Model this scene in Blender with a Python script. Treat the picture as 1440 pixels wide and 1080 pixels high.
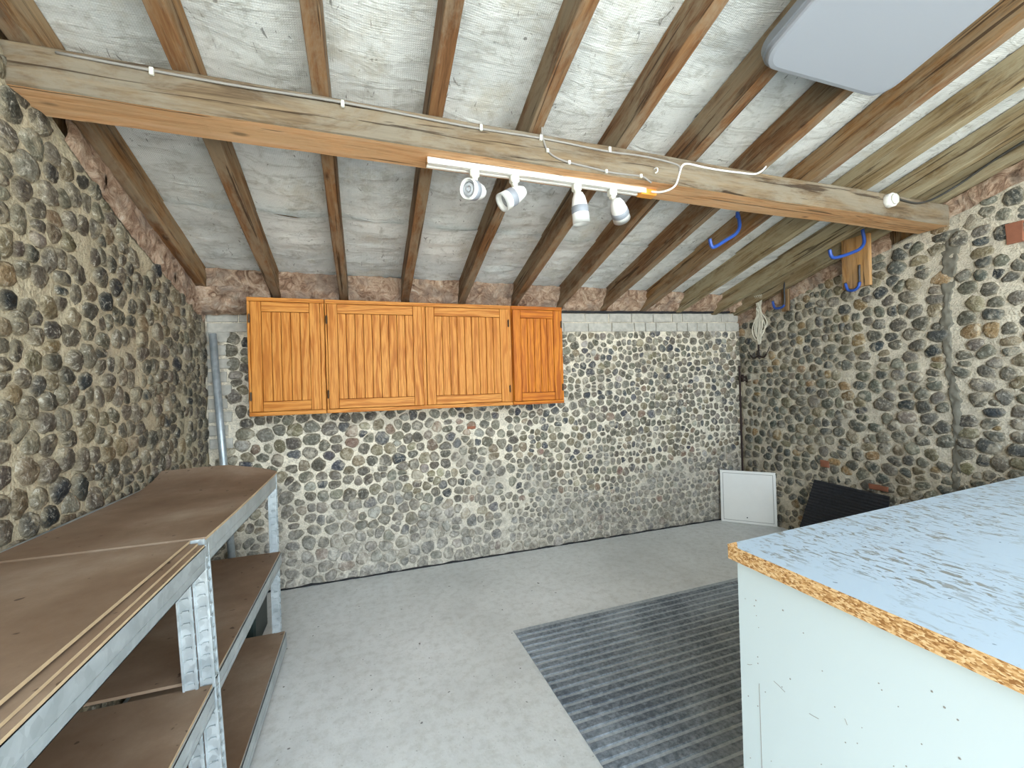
import bpy, bmesh, math, random
import numpy as np
from mathutils import Vector, Matrix, Quaternion, noise as mn

S = bpy.context.scene
COL = S.collection
for o in list(bpy.data.objects): bpy.data.objects.remove(o)

# ------------------------------------------------------------------ camera
cam_d = bpy.data.cameras.new('camera'); cam = bpy.data.objects.new('camera', cam_d); COL.objects.link(cam)
cam_d.sensor_width = 36.0; cam_d.lens = 36.0 * 605.9 / 1440.0; cam_d.clip_start = 0.02
right = Vector((0.9464, -0.3218, -0.0291)).normalized(); fwd = Vector((0.3220, 0.9467, 0.0047)).normalized()
up = right.cross(fwd).normalized(); right = fwd.cross(up).normalized()
cam.matrix_world = Matrix(((right.x, up.x, -fwd.x, 0), (right.y, up.y, -fwd.y, 0), (right.z, up.z, -fwd.z, 1.3), (0, 0, 0, 1)))
S.camera = cam
# ------------------------------------------------------------------ view, sky, light
S.view_settings.view_transform = 'Standard'; S.view_settings.look = 'None'
S.view_settings.exposure = 1.64; S.view_settings.gamma = 1.0; S.view_settings.use_curve_mapping = False
W = bpy.data.worlds.new('overcast_sky'); S.world = W; W.use_nodes = True
bg = W.node_tree.nodes['Background']; bg.inputs['Color'].default_value = (0.74, 0.88, 1.0, 1); bg.inputs['Strength'].default_value = 3.2
DOOR = (-0.9, 3.3, 0.0, 2.85, -1.0)          # x0 x1 z0 z1 y of the open garage doorway behind the camera
pl = bpy.data.lights.new('doorway_portal', 'AREA'); pl.shape = 'RECTANGLE'; pl.size = DOOR[1]-DOOR[0]; pl.size_y = DOOR[3]
pl.cycles.is_portal = True
po = bpy.data.objects.new('doorway_portal', pl); COL.objects.link(po)
po.location = ((DOOR[0]+DOOR[1])/2, DOOR[4]-0.1, DOOR[3]/2); po.rotation_euler = (math.radians(90), 0, 0)
sd = bpy.data.lights.new('sun', 'SUN'); sd.energy = 7.0; sd.angle = math.radians(3); sd.color = (1.0, .96, .9)
so = bpy.data.objects.new('sun', sd); COL.objects.link(so)
so.rotation_euler = Vector((.45, -.55, -1.0)).to_track_quat('-Z', 'Y').to_euler()      # from behind the building: lights only the ground outside

# ------------------------------------------------------------------ helpers
def lin(c):
    if isinstance(c, str): c = [int(c[i:i+2], 16)/255 for i in (0, 2, 4)]
    return tuple(x/12.92 if x <= .04045 else ((x+.055)/1.055)**2.4 for x in c[:3])
class NM:
    def __init__(s, name, rough=.7, metal=0.):
        s.m = bpy.data.materials.new(name); s.m.use_nodes = True; s.t = s.m.node_tree
        s.b = s.t.nodes['Principled BSDF']; s.b.inputs['Roughness'].default_value = rough; s.b.inputs['Metallic'].default_value = metal
    def n(s, typ, ins=None, **kw):
        nd = s.t.nodes.new('ShaderNode'+typ)
        for k, v in kw.items(): setattr(nd, k, v)
        for k, v in (ins or {}).items(): s.put(nd.inputs[k], v)
        return nd
    def put(s, sock, v):
        if hasattr(v, 'is_output'): s.t.links.new(v, sock)
        elif isinstance(v, tuple) and len(v) == 3 and sock.type == 'RGBA': sock.default_value = (*v, 1)
        else: sock.default_value = v
    def vec(s, scale, rand=True, coord='Object'):
        tc = s.n('TexCoord').outputs[coord]
        mp = s.n('Mapping', {'Vector': tc, 'Scale': scale})
        if rand:
            r = s.n('ObjectInfo').outputs['Random']
            cb = s.n('CombineXYZ', {'X': s.mul(r, 31.7), 'Y': s.mul(r, 17.3), 'Z': s.mul(r, 53.1)})
            s.put(mp.inputs['Location'], cb.outputs[0])
        return mp.outputs[0]
    def math(s, op, a, b=0.): return s.n('Math', {0: a, 1: b}, operation=op).outputs[0]
    def mul(s, a, b): return s.math('MULTIPLY', a, b)
    def noise(s, v, scale, detail=4., rough=.55, dist=0.):
        return s.n('TexNoise', {'Vector': v, 'Scale': scale, 'Detail': detail, 'Roughness': rough, 'Distortion': dist}).outputs['Fac']
    def ramp(s, f, stops):
        nd = s.n('ValToRGB', {'Fac': f}); r = nd.color_ramp
        while len(r.elements) < len(stops): r.elements.new(.5)
        for e, (p, c) in zip(r.elements, stops):
            e.position = p; e.color = (*c, 1) if isinstance(c, tuple) else (c, c, c, 1)
        return nd.outputs[0]
    def mix(s, f, a, b, mode='MIX'):
        nd = s.n('Mix', data_type='RGBA', blend_type=mode)
        s.put(nd.inputs[0], f); s.put(nd.inputs[6], a); s.put(nd.inputs[7], b)
        return nd.outputs[2]
    def bump(s, h, strength=.5, dist=.005):
        nd = s.n('Bump', {'Height': h, 'Strength': strength, 'Distance': dist}); s.put(s.b.inputs['Normal'], nd.outputs[0])
    def col(s, c): s.put(s.b.inputs['Base Color'], c); return s

def flat(name, c, rough=.5, metal=0., var=.12, scale=20):
    k = NM(name, rough, metal); c = lin(c)
    f = k.noise(k.vec((1, 1, 1)), scale)
    k.col(k.mix(f, tuple(x*(1-var) for x in c), tuple(min(1, x*(1+var)) for x in c))); k.bump(f, .15, .002)
    return k.m
def wood(name, light, mid, dark, dust=None, dustamt=.4, fine=60, rough=.75, knots=True):
    k = NM(name, rough); k.b.inputs['Specular IOR Level'].default_value = .2; v = k.vec((1, 1, .07)); v2 = k.vec((1, 1, .3))
    a = k.noise(v, 22, 5, .6, .6); g = k.noise(v, fine*2, 3, .6)
    c = k.ramp(k.math('ADD', k.mul(a, .65), k.mul(g, .35)), [(.34, lin(dark)), (.48, lin(mid)), (.64, lin(light))])
    if knots:
        vo = k.n('TexVoronoi', {'Vector': k.vec((1, 1, .45)), 'Scale': 7.}, feature='F1').outputs['Distance']
        c = k.mix(k.ramp(vo, [(.05, .85), (.11, 0.)]), c, lin('3c2412'))
    if dust:
        d = k.ramp(k.noise(v2, 9, 6, .75, .4), [(.42, 0.), (.58, dustamt)])
        c = k.mix(d, c, lin(dust))
    cr = k.noise(k.vec((1, 1, .035)), 30, 3, .7, .9); crk = k.ramp(cr, [(.60, 0.), (.635, 1.)])
    c = k.mix(k.mul(crk, .75), c, lin('2c1b0e'))
    k.col(c); k.bump(k.math('SUBTRACT', k.math('ADD', a, k.mul(g, .5)), k.mul(crk, .8)), .8, .004)
    return k.m

M = {}
M['rafter'] = wood('sawn_rafter_wood', '8c6d4e', '6e4e33', '432b18', '8c7d66', .8)
M['rafter_dark'] = wood('dark_rafter_wood', '9c7750', '7c5833', '4c321a', '9a8a70', .55)
M['rafter_pale'] = wood('dusty_rafter_wood', 'a39074', '85704f', '58452f', 'a09478', .8)
M['rafter_under'] = wood('rafter_underside_wood', '8d6b49', '765234', '4c301a', '8c7c66', .75)
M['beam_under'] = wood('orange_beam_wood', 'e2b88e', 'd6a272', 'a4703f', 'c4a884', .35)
M['beam_front'] = wood('dusty_beam_wood', '867359', '6c5a44', '4b3b2a', '857c6c', .7)
M['pad'] = wood('clean_board_wood', 'c99a62', 'b98850', '8a5c30', 'a09078', .3, knots=False)

def oak(name, lt, md, dk):
    k = NM(name, .5); k.b.inputs['Specular IOR Level'].default_value = .18; v = k.vec((1, 1, .09))
    w = k.n('TexWave', {'Vector': v, 'Scale': 8., 'Distortion': 12., 'Detail': 3., 'Detail Scale': 2.2, 'Detail Roughness': .55}, wave_type='BANDS', bands_direction='X').outputs['Fac']
    g = k.noise(k.vec((1, 1, .04)), 260, 2, .5); r = k.n('ObjectInfo').outputs['Random']
    c = k.ramp(w, [(.0, tuple((x+y)/2 for x, y in zip(lin(dk), lin(md)))), (.2, lin(md)), (.55, lin(lt))])
    c = k.mix(k.ramp(g, [(.38, .55), (.55, 0.)]), c, lin(dk))
    c = k.mix(k.mul(r, .35), c, lin(md)); k.col(c); k.bump(g, .25, .001)
    return k.m
M['oak'] = oak('honey_oak', 'cf8c42', 'bf762c', '8e4c14')
M['oak_warm'] = oak('orange_oak', 'cb7a22', 'b86416', '86400c')
M['oak_groove'] = flat('oak_groove', '5c3010', .7)
M['hinge'] = flat('bronze_hinge', '4a3826', .45, .6)

def galv():
    k = NM('galvanised_steel', .38, .55); v = k.vec((1, 1, 1))
    vo = k.n('TexVoronoi', {'Vector': v, 'Scale': 55.}).outputs['Color']
    bw = k.n('RGBToBW', {0: vo}).outputs[0]
    n = k.noise(v, 9)
    c = k.mix(bw, lin('a9b0b2'), lin('c6cccd')); c = k.mix(k.ramp(n, [(.45, 0.), (.7, .5)]), c, lin('8d9799'))
    k.col(c); k.put(k.b.inputs['Roughness'], k.math('ADD', k.mul(bw, .2), .3)); return k.m
M['galv'] = galv()
def hardboard():
    k = NM('dusty_hardboard', .82); k.b.inputs['Specular IOR Level'].default_value = .2; v = k.vec((1, 1, 1), False, 'Object')
    a = k.noise(v, 3, 6, .6); b = k.noise(v, 140, 2); sp = k.noise(v, 34, 1)
    c = k.ramp(a, [(.3, lin('735c48')), (.5, lin('86705c')), (.72, lin('a18e7a'))])
    c = k.mix(k.mul(b, .25), c, lin('6a5038')); c = k.mix(k.ramp(sp, [(.735, 0.), (.765, .7)]), c, lin('3a2c20'))
    k.col(c); k.bump(b, .2, .001); return k.m
M['hardboard'] = hardboard()
M['board_edge'] = flat('cut_board_edge', 'b39a78', .8, var=.2, scale=60)

def liner():
    k = NM('roofing_liner', .7); v = k.vec((1, 1, 1), False)
    big = k.noise(v, 2.4, 6, .65); mid = k.noise(v, 14, 5, .7, .5)
    c = k.ramp(big, [(.3, lin('c2c4c1')), (.5, lin('dfdfdb')), (.7, lin('f0efea'))])
    c = k.mix(k.ramp(mid, [(.52, 0.), (.68, .6)]), c, lin('a09d92'))
    sp = k.noise(k.vec((1, .35, 1), False), 38, 3, .6, 1.2)
    c = k.mix(k.ramp(sp, [(.66, 0.), (.71, .75)]), c, lin('55504a'))
    wx = k.n('TexWave', {'Vector': v, 'Scale': 42.}, bands_direction='X').outputs['Fac']
    wy = k.n('TexWave', {'Vector': v, 'Scale': 42.}, bands_direction='Y').outputs['Fac']
    wv = k.math('MAXIMUM', wx, wy); c = k.mix(k.mul(wv, .22), c, lin('8f9290'))
    wr_ = k.noise(k.vec((.35, 1.6, 1), False), 9, 4, .6, 1.4); c = k.mix(k.ramp(wr_, [(.56, 0.), (.62, .38), (.66, 0.)]), c, lin('8d887c'))  # wrinkle shade painted into the colour, from the same noise as the bump
    yy_ = k.n('SeparateXYZ', {0: v}).outputs[1]; st_ = k.noise(k.vec((.8, .8, 1), False), 5, 5, .7)
    c = k.mix(k.ramp(st_, [(.54, 0.), (.68, .5)]), c, lin('b5ac98'))
    k.col(c); k.bump(k.math('ADD', k.mul(wr_, 2.5), k.math('ADD', k.mul(wv, .25), k.math('ADD', mid, k.mul(big, 2.)))), .6, .006); return k.m
M['liner'] = liner()

SMEAR = None
def stone_mat(name, smear_c, base_attr=True, mort='c9bda6', zlow=.75):
    """flint cobbles and mortar; lime wash and damp staining spreads over the foot of the wall"""
    k = NM(name, .66 if base_attr else .92); k.b.inputs['Specular IOR Level'].default_value = .2
    pos = k.n('NewGeometry').outputs['Position']; z = k.n('SeparateXYZ', {0: pos}).outputs[2]
    n1 = k.noise(pos, 3.2, 5, .6); n2 = k.noise(pos, 28, 4, .65, .3); n3 = k.noise(pos, 110, 3, .6)
    if base_attr:
        c = k.n('Attribute', attribute_name='tone').outputs['Color']
        n4 = k.noise(pos, 11, 5, .7, .6); n5 = k.noise(pos, 46, 5, .75, .8)
        c = k.mix(k.ramp(n5, [(.36, .85), (.52, 0.)]), c, k.mix(1., c, (.43, .39, .34), 'MULTIPLY'))
        c = k.mix(k.ramp(n4, [(.52, 0.), (.64, .6)]), c, lin(mort))
        c = k.mix(k.ramp(n5, [(.55, 0.), (.66, .7)]), c, lin('c4bcab'))
    else:
        c = k.ramp(n2, [(.3, tuple(x*.72 for x in lin(mort))), (.5, lin(mort)), (.7, tuple(min(1, x*1.14) for x in lin(mort)))])
        c = k.mix(k.ramp(n3, [(.48, 0.), (.66, .5)]), c, lin('8a7e6a'))
        c = k.mix(k.ramp(n1, [(.5, 0.), (.66, .5)]), c, lin('a09482'))
    zz = k.math('SUBTRACT', zlow, z)
    f = k.math('ADD', k.mul(zz, .42), k.math('ADD', k.mul(n1, .75), k.mul(n2, .55)))
    f = k.ramp(f, [(.62, 0.), (.82, .60 if base_attr else .62)])
    n6 = k.noise(pos, 19, 6, .75, .8)
    sc = k.ramp(n6, [(.36, tuple(x*.30 for x in lin(smear_c))), (.5, tuple(x*.72 for x in lin(smear_c))), (.62, tuple(min(1, x*1.25) for x in lin(smear_c)))])
    c = k.mix(f, c, sc); k.col(c)
    k.bump(k.math('ADD', n2, k.mul(n3, .6)), .9 if base_attr else 1., .010)
    return k.m
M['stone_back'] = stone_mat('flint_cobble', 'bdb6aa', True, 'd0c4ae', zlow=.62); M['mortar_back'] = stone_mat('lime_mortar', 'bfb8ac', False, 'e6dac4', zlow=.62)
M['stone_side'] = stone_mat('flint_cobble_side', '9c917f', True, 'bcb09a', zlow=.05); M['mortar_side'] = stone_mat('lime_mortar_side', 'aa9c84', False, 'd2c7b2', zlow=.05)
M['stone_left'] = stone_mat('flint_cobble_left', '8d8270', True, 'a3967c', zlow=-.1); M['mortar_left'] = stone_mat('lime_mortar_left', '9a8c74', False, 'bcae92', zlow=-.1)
M['cement'] = flat('grey_cement', '726d60', .9, var=.5, scale=34)
M['brick'] = flat('lime_washed_brick', 'b2aca0', .9, var=.45, scale=24)
M['brick_red'] = flat('red_brick', '8f5a42', .9, var=.25, scale=25)
def conc():
    k = NM('concrete_floor', .62); v = k.vec((1, 1, 1), False)
    a = k.noise(v, 1.3, 6, .6); b = k.noise(v, 22, 5, .7); s1 = k.noise(v, 95, 2); s2 = k.noise(v, 38, 1)
    c = k.ramp(a, [(.3, lin('c2c3c0')), (.5, lin('d4d5d2')), (.7, lin('e0e1df'))])
    c = k.mix(k.ramp(b, [(.45, 0.), (.75, .45)]), c, lin('9b988c'))
    c = k.mix(k.ramp(s1, [(.66, 0.), (.74, .5)]), c, lin('77756c')); c = k.mix(k.ramp(s2, [(.755, 0.), (.775, .8)]), c, lin('4c4a45'))
    k.col(c); k.bump(k.math('ADD', b, s1), .35, .002); return k.m
M['concrete'] = conc()
M['drive'] = flat('pale_gravel', 'cfcabd', .9, var=.25, scale=30)
def rubber(name, base, dust, amt):
    k = NM(name, .6); v = k.vec((1, 1, 1), False); a = k.noise(v, 55, 4, .7); b = k.noise(v, 2.5, 4)
    f = k.math('ADD', k.mul(a, .7), k.mul(b, .5))
    c = k.mix(k.ramp(f, [(.5, 0.), (.72, amt)]), lin(base), lin(dust)); k.col(c); k.bump(a, .3, .001); return k.m
M['rubber'] = rubber('ribbed_rubber', '4b545d', '949ca3', .8)
M['rubber_groove'] = rubber('dusty_rubber_groove', '8d959b', 'b7bdc0', .8)
M['rubber_black'] = rubber('black_rubber', '15161a', '30323a', .5)
def laminate(name, base, dark, scr):
    k = NM(name, .35); v = k.vec((1, 1, 1), False)
    n = k.noise(k.vec((1, .4, 1), False), 75, 4, .65, .8); big = k.noise(v, 3., 5, .6)
    f = k.mul(k.ramp(n, [(.52, 0.), (.60, 1.)]), k.ramp(big, [(.40, 0.), (.52, 1.)]))
    c = k.mix(k.mul(f, scr), lin(base), lin(dark))
    st = k.noise(k.vec((1.0, .12, 1), False), 9, 4, .6, .6)
    c = k.mix(k.ramp(st, [(.66, 0.), (.71, .6*scr)]), c, lin('6a6860'))
    sp = k.noise(v, 60, 1); c = k.mix(k.ramp(sp, [(.745, 0.), (.765, .8*scr)]), c, lin('3c4046'))
    k.col(c); return k.m
M['worktop'] = laminate('scratched_pale_laminate', 'a2b1bc', '77746a', .9)
M['white_panel'] = flat('white_melamine', 'c6d0d0', .35, var=.03, scale=3)
def chip():
    k = NM('chipboard', .85); k.b.inputs['Specular IOR Level'].default_value = .2; v = k.vec((1, .45, 1), False)
    vo = k.n('TexVoronoi', {'Vector': v, 'Scale': 420.}).outputs['Color']; bw = k.n('RGBToBW', {0: vo}).outputs[0]
    c = k.ramp(bw, [(.2, lin('8f6236')), (.5, lin('c39560')), (.8, lin('dcbb8c'))]); k.col(c); k.bump(bw, .4, .001); return k.m
M['chip'] = chip()
M['white'] = flat('white_plastic', 'eceae4', .35, var=.03)
M['cream'] = flat('aged_white_plastic', 'd8d6c8', .4, var=.05)
M['orange'] = flat('orange_plastic', 'e89a3c', .4, var=.05)
M['grey_metal'] = flat('grey_reflector', 'a5a8ac', .3, .5, var=.1)
M['black'] = flat('black_slot', '26282c', .6)
M['slot'] = flat('track_slot', '8a93b4', .5)
M['led'] = flat('frosted_diffuser', '8f9298', .45, var=.03, scale=2)
M['led_rim'] = flat('silver_rim', '8f9398', .35, .6, var=.05)
M['grey_cable'] = flat('grey_cable', '8a847c', .6)
M['dark_cable'] = flat('dark_cable', '3b3833', .6)
M['white_cable'] = flat('white_cable', 'e4e0d6', .5)
M['blue'] = flat('blue_vinyl', '2c4f9e', .35, var=.08)
M['dark_steel'] = flat('dark_steel', '4a4a4c', .5, .6)
M['iron'] = flat('rusty_iron', '33251f', .7, .4, var=.3)
M['rope'] = flat('pale_rope', 'dcd4c0', .9, var=.2, scale=200)
M['felt_and_gap'] = flat('membrane_and_gap_black', '1d1d1f', .8)
M['green'] = flat('dark_green_plastic', '1f2c28', .5, var=.3, scale=9)
M['glass'] = flat('lens_glass', 'd8dde2', .08, .2, var=.05)
def wool():
    k = NM('pink_mineral_wool', .95); k.b.inputs['Specular IOR Level'].default_value = .2; v = k.vec((1, 1, 1), False)
    a = k.noise(v, 12, 7, .75, 1.8); b = k.noise(v, 7, 4)
    c = k.ramp(a, [(.30, lin('594234')), (.44, lin('a5846c')), (.56, lin('cfb298')), (.70, lin('e2d2bd'))])  # dark end of the ramp paints shaded creases into the wool
    c = k.mix(k.ramp(b, [(.5, 0.), (.65, .6)]), c, lin('96867a')); k.col(c); k.bump(a, 1., .03); return k.m
M['wool'] = wool()

def link(name, me, parent=None, mat=None, smooth=False):
    if mat is not None:
        for mm in (mat if isinstance(mat, (list, tuple)) else [mat]): me.materials.append(M[mm])
    if smooth: me.polygons.foreach_set('use_smooth', [True]*len(me.polygons))
    o = bpy.data.objects.new(name, me); COL.objects.link(o)
    if parent is not None: o.parent = parent
    return o
def mesh(verts, faces, name='m'):
    me = bpy.data.meshes.new(name); me.from_pydata([tuple(v) for v in verts], [], faces); me.update(); return me
def tag(o, label=None, cat=None, group=None, kind=None):
    for k_, v_ in (('label', label), ('category', cat), ('group', group), ('kind', kind)):
        if v_: o[k_] = v_
    return o
def empty(name, loc, label, cat, group=None, rot=(0, 0, 0)):
    o = bpy.data.objects.new(name, None); o.location = loc; o.rotation_euler = rot; COL.objects.link(o)
    o.empty_display_size = .05
    return tag(o, label, cat, group)
class MB:
    def __init__(s): s.v = []; s.f = []; s.mi = []
    def box(s, x0, x1, y0, y1, z0, z1, mi=0, bev=0., R=None):
        bm = bmesh.new(); bmesh.ops.create_cube(bm, size=1.)
        for v in bm.verts: v.co = Vector(((x0+x1)/2+v.co.x*(x1-x0), (y0+y1)/2+v.co.y*(y1-y0), (z0+z1)/2+v.co.z*(z1-z0)))
        if bev: bmesh.ops.bevel(bm, geom=bm.edges[:], offset=bev, segments=1, affect='EDGES')
        if R is not None: bmesh.ops.transform(bm, matrix=R, verts=bm.verts[:])
        s.add([v.co.copy() for v in bm.verts], [[v.index for v in f.verts] for f in bm.faces] if not bm.verts.index_update() else 0, mi); bm.free(); return s
    def add(s, vs, fs, mi=0):
        b = len(s.v); s.v += [tuple(v) for v in vs]; s.f += [[b+i for i in f] for f in fs]; s.mi += [mi]*len(fs); return s
    def tube(s, pts, r, n=8, mi=0, closed=False, smoothpts=0):
        P = [Vector(p) for p in pts]
        if smoothpts: P = spline(P, smoothpts)
        vs = []; fs = []; T = []
        for i in range(len(P)):
            a = P[max(0, i-1)]; b = P[min(len(P)-1, i+1)]; T.append((b-a).normalized())
        nrm = T[0].orthogonal().normalized()
        for i, p in enumerate(P):
            nrm = (nrm - T[i]*nrm.dot(T[i])).normalized(); bn = T[i].cross(nrm)
            rr = r[min(i, len(r)-1)] if isinstance(r, (list, tuple)) else r
            for k in range(n):
                a = 2*math.pi*k/n; vs.append(p + (nrm*math.cos(a)+bn*math.sin(a))*rr)
        for i in range(len(P)-1):
            for k in range(n):
                k2 = (k+1) % n; fs.append([i*n+k, i*n+k2, (i+1)*n+k2, (i+1)*n+k])
        fs.append(list(range(n))[::-1]); fs.append([(len(P)-1)*n+k for k in range(n)])
        return s.add(vs, fs, mi)
    def lathe(s, prof, n=20, mi=0, origin=(0, 0, 0), d=(0, 0, 1), cap=True, mis=None):
        q = Vector(d).to_track_quat('Z', 'Y'); o = Vector(origin); vs = []; fs = []
        for (r, z) in prof:
            for k in range(n):
                a = 2*math.pi*k/n; vs.append(o + q @ Vector((r*math.cos(a), r*math.sin(a), z)))
        b0 = len(s.v)
        s.v += [tuple(v) for v in vs]
        for i in range(len(prof)-1):
            for k in range(n):
                k2 = (k+1) % n; s.f.append([b0+j for j in (i*n+k, i*n+k2, (i+1)*n+k2, (i+1)*n+k)]); s.mi.append(mis[i] if mis else mi)
        if cap:
            s.f.append([b0+k for k in range(n)][::-1]); s.mi.append(mis[0] if mis else mi)
            s.f.append([b0+(len(prof)-1)*n+k for k in range(n)]); s.mi.append(mis[-1] if mis else mi)
        return s
    def build(s, name, mat, parent=None, smooth=False):
        me = mesh(s.v, s.f, name)
        o = link(name, me, parent, mat, smooth)
        me.polygons.foreach_set('material_index', s.mi)
        return o
def spline(P, k):
    out = []
    for i in range(len(P)-1):
        p0 = P[max(0, i-1)]; p1 = P[i]; p2 = P[i+1]; p3 = P[min(len(P)-1, i+2)]
        for j in range(k):
            t = j/k
            out.append(.5*((2*p1)+(p2-p0)*t+(2*p0-5*p1+4*p2-p3)*t*t+(3*p1-p0-3*p2+p3)*t**3))
    out.append(P[-1]); return out
def rect_box(name, mat, b, parent=None, bev=.002): return MB().box(*b, bev=bev).build(name, mat, parent)

def board_mesh(w, d, L, nl=18, rough=.0015, bev=.003, seed=0, mis=None):
    """sawn timber, long axis local Z, slightly uneven"""
    prof = []
    hw, hd = w/2, d/2
    for sx, sy in ((1, 1), (-1, 1), (-1, -1), (1, -1)):
        c = [(sx*hw, sy*(hd-bev)), (sx*(hw-bev), sy*hd)]
        if sx*sy < 0: c = c[::-1]
        prof += c
    vs = []; fs = []; mi = []; n = 8
    for i in range(nl+1):
        z = -L/2+L*i/nl
        wx = mn.noise(Vector((z*1.3, seed*7.1, 3)))*rough*2; wy = mn.noise(Vector((z*1.3, seed*7.1, 9)))*rough*2
        for j, (x, y) in enumerate(prof):
            e = mn.noise(Vector((z*6, j*3.3, seed*5.7)))*rough
            vs.append((x+wx+e, y+wy+e, z))
    for i in range(nl):
        for j in range(n):
            j2 = (j+1) % n; fs.append([i*n+j, i*n+j2, (i+1)*n+j2, (i+1)*n+j]); mi.append(mis[j] if mis else 0)
    fs.append(list(range(n))[::-1]); fs.append([nl*n+j for j in range(n)]); mi += [0, 0]
    me = mesh(vs, fs); me.polygons.foreach_set('material_index', mi); return me

# ------------------------------------------------------------------ room numbers
YB, XL, XR = 3.2, -.95, 3.40
SL = .28
def under(y): return 1.905 + SL*(YB-y)               # underside of the rafters
RD = .145                                            # rafter depth (vertical)
def fbm(x, y, z, s=1.): 
    return mn.noise(Vector((x*s, y*s, z*s))) + .5*mn.noise(Vector((x*s*2.1, y*s*2.1, z*s*2.1+7)))
CAM = np.array([0, 0, 1.3]); CR = np.array(right); CU = np.array(up); CF = np.array(fwd)
def shown(p):
    """rough test that a point of the walls is in view: used only to choose which stones become parts of their own"""
    q = np.array(p)-CAM; d = q@CF
    if d < .2: return False
    x = 720+605.9*(q@CR)/d; y = 540-605.9*(q@CU)/d
    if not (0 < x < 1440 and 0 < y < 1080): return False
    if 350 < x < 788 and 422 < y < 576: return False
    if x < 385 and y > 800-.36*x: return False
    if x > 1030 and y > 768-.234*(x-1027): return False
    return True

# floor
def grid_mesh(nu, nv, fn):
    vs = [fn(i/nu, j/nv) for j in range(nv+1) for i in range(nu+1)]
    fs = [[j*(nu+1)+i, j*(nu+1)+i+1, (j+1)*(nu+1)+i+1, (j+1)*(nu+1)+i] for j in range(nv) for i in range(nu)]
    return vs, fs
fl = MB().box(XL-.25, XR+.25, DOOR[4]-.15, YB+.25, -.12, 0.0).build('floor', 'concrete'); tag(fl, 'pale grey concrete floor of the outbuilding', None, kind='structure')
gr = MB().box(-14, 16, -16, DOOR[4]-.15, -.14, -.02).build('ground', 'drive'); tag(gr, 'pale ground outside the open doorway', None, kind='structure')

# walls -------------------------------------------------------------
def wall(name, label, u0, u1, ztop, P, mat, flip, step=.03):
    nu = int((u1-u0)/step); nv = int(2.4/step)
    def fn(a, b):
        u = u0+(u1-u0)*a; z = -.05+(ztop(u)+.05)*b
        d = .007*fbm(u, z, hash(name) % 1 + len(name), 9) + .006*fbm(u, z, 3, 2.5)
        if b == 1: d = 0
        return P(u, z, d)
    vs, fs = grid_mesh(nu, nv, fn)
    # back face gives the wall its thickness
    n0 = len(vs); k = nu+1; top = nv*k
    vs += [P(u0, -.05, -.2), P(u1, -.05, -.2), P(u1, ztop(u1), -.2), P(u0, ztop(u0), -.2)]
    fs += [[n0, n0+3, n0+2, n0+1], [top]+[top+i for i in range(1, nu+1)]+[n0+2, n0+3], [i for i in range(nu, -1, -1)]+[n0, n0+1],
           [j*k for j in range(nv+1)]+[n0+3, n0], [j*k+nu for j in range(nv, -1, -1)]+[n0+1, n0+2]]
    if flip: fs = [f[::-1] for f in fs]
    o = link(name, mesh(vs, fs), None, mat)
    me = o.data; me.polygons.foreach_set('use_smooth', [len(p.vertices) == 4 and p.index < nu*nv for p in me.polygons])
    return tag(o, label, None, kind='structure')
Pb = lambda u, z, d: (u, YB-d, z)
Pl = lambda u, z, d: (XL+d, u, z)
Pr = lambda u, z, d: (XR-d, u, z)
btop = lambda u: 1.845+.025*u
stop_ = lambda u: under(u)-.085
stl = lambda u: under(u)-.05-.09*min(1, max(0, (u-1.7)/.5))
wb = wall('wall_back', 'rear wall of flint cobbles in lime mortar', XL-.2, XR+.2, btop, Pb, 'mortar_back', False)
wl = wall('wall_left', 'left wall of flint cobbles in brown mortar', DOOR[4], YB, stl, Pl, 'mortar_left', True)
wr = wall('wall_right', 'right wall of coursed flint cobbles', DOOR[4], YB, stop_, Pr, 'mortar_side', False)
# front wall around the open doorway
fw = MB()
for b in ((XL-.2, DOOR[0], 0, 3.2), (DOOR[1], XR+.2, 0, 3.2), (DOOR[0], DOOR[1], DOOR[3], 3.2)):
    fw.box(b[0], b[1], DOOR[4]-.12, DOOR[4], b[2], b[3])
tag(fw.build('wall_front', 'rafter_pale'), 'timber front wall around the open doorway', None, kind='structure')

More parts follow.
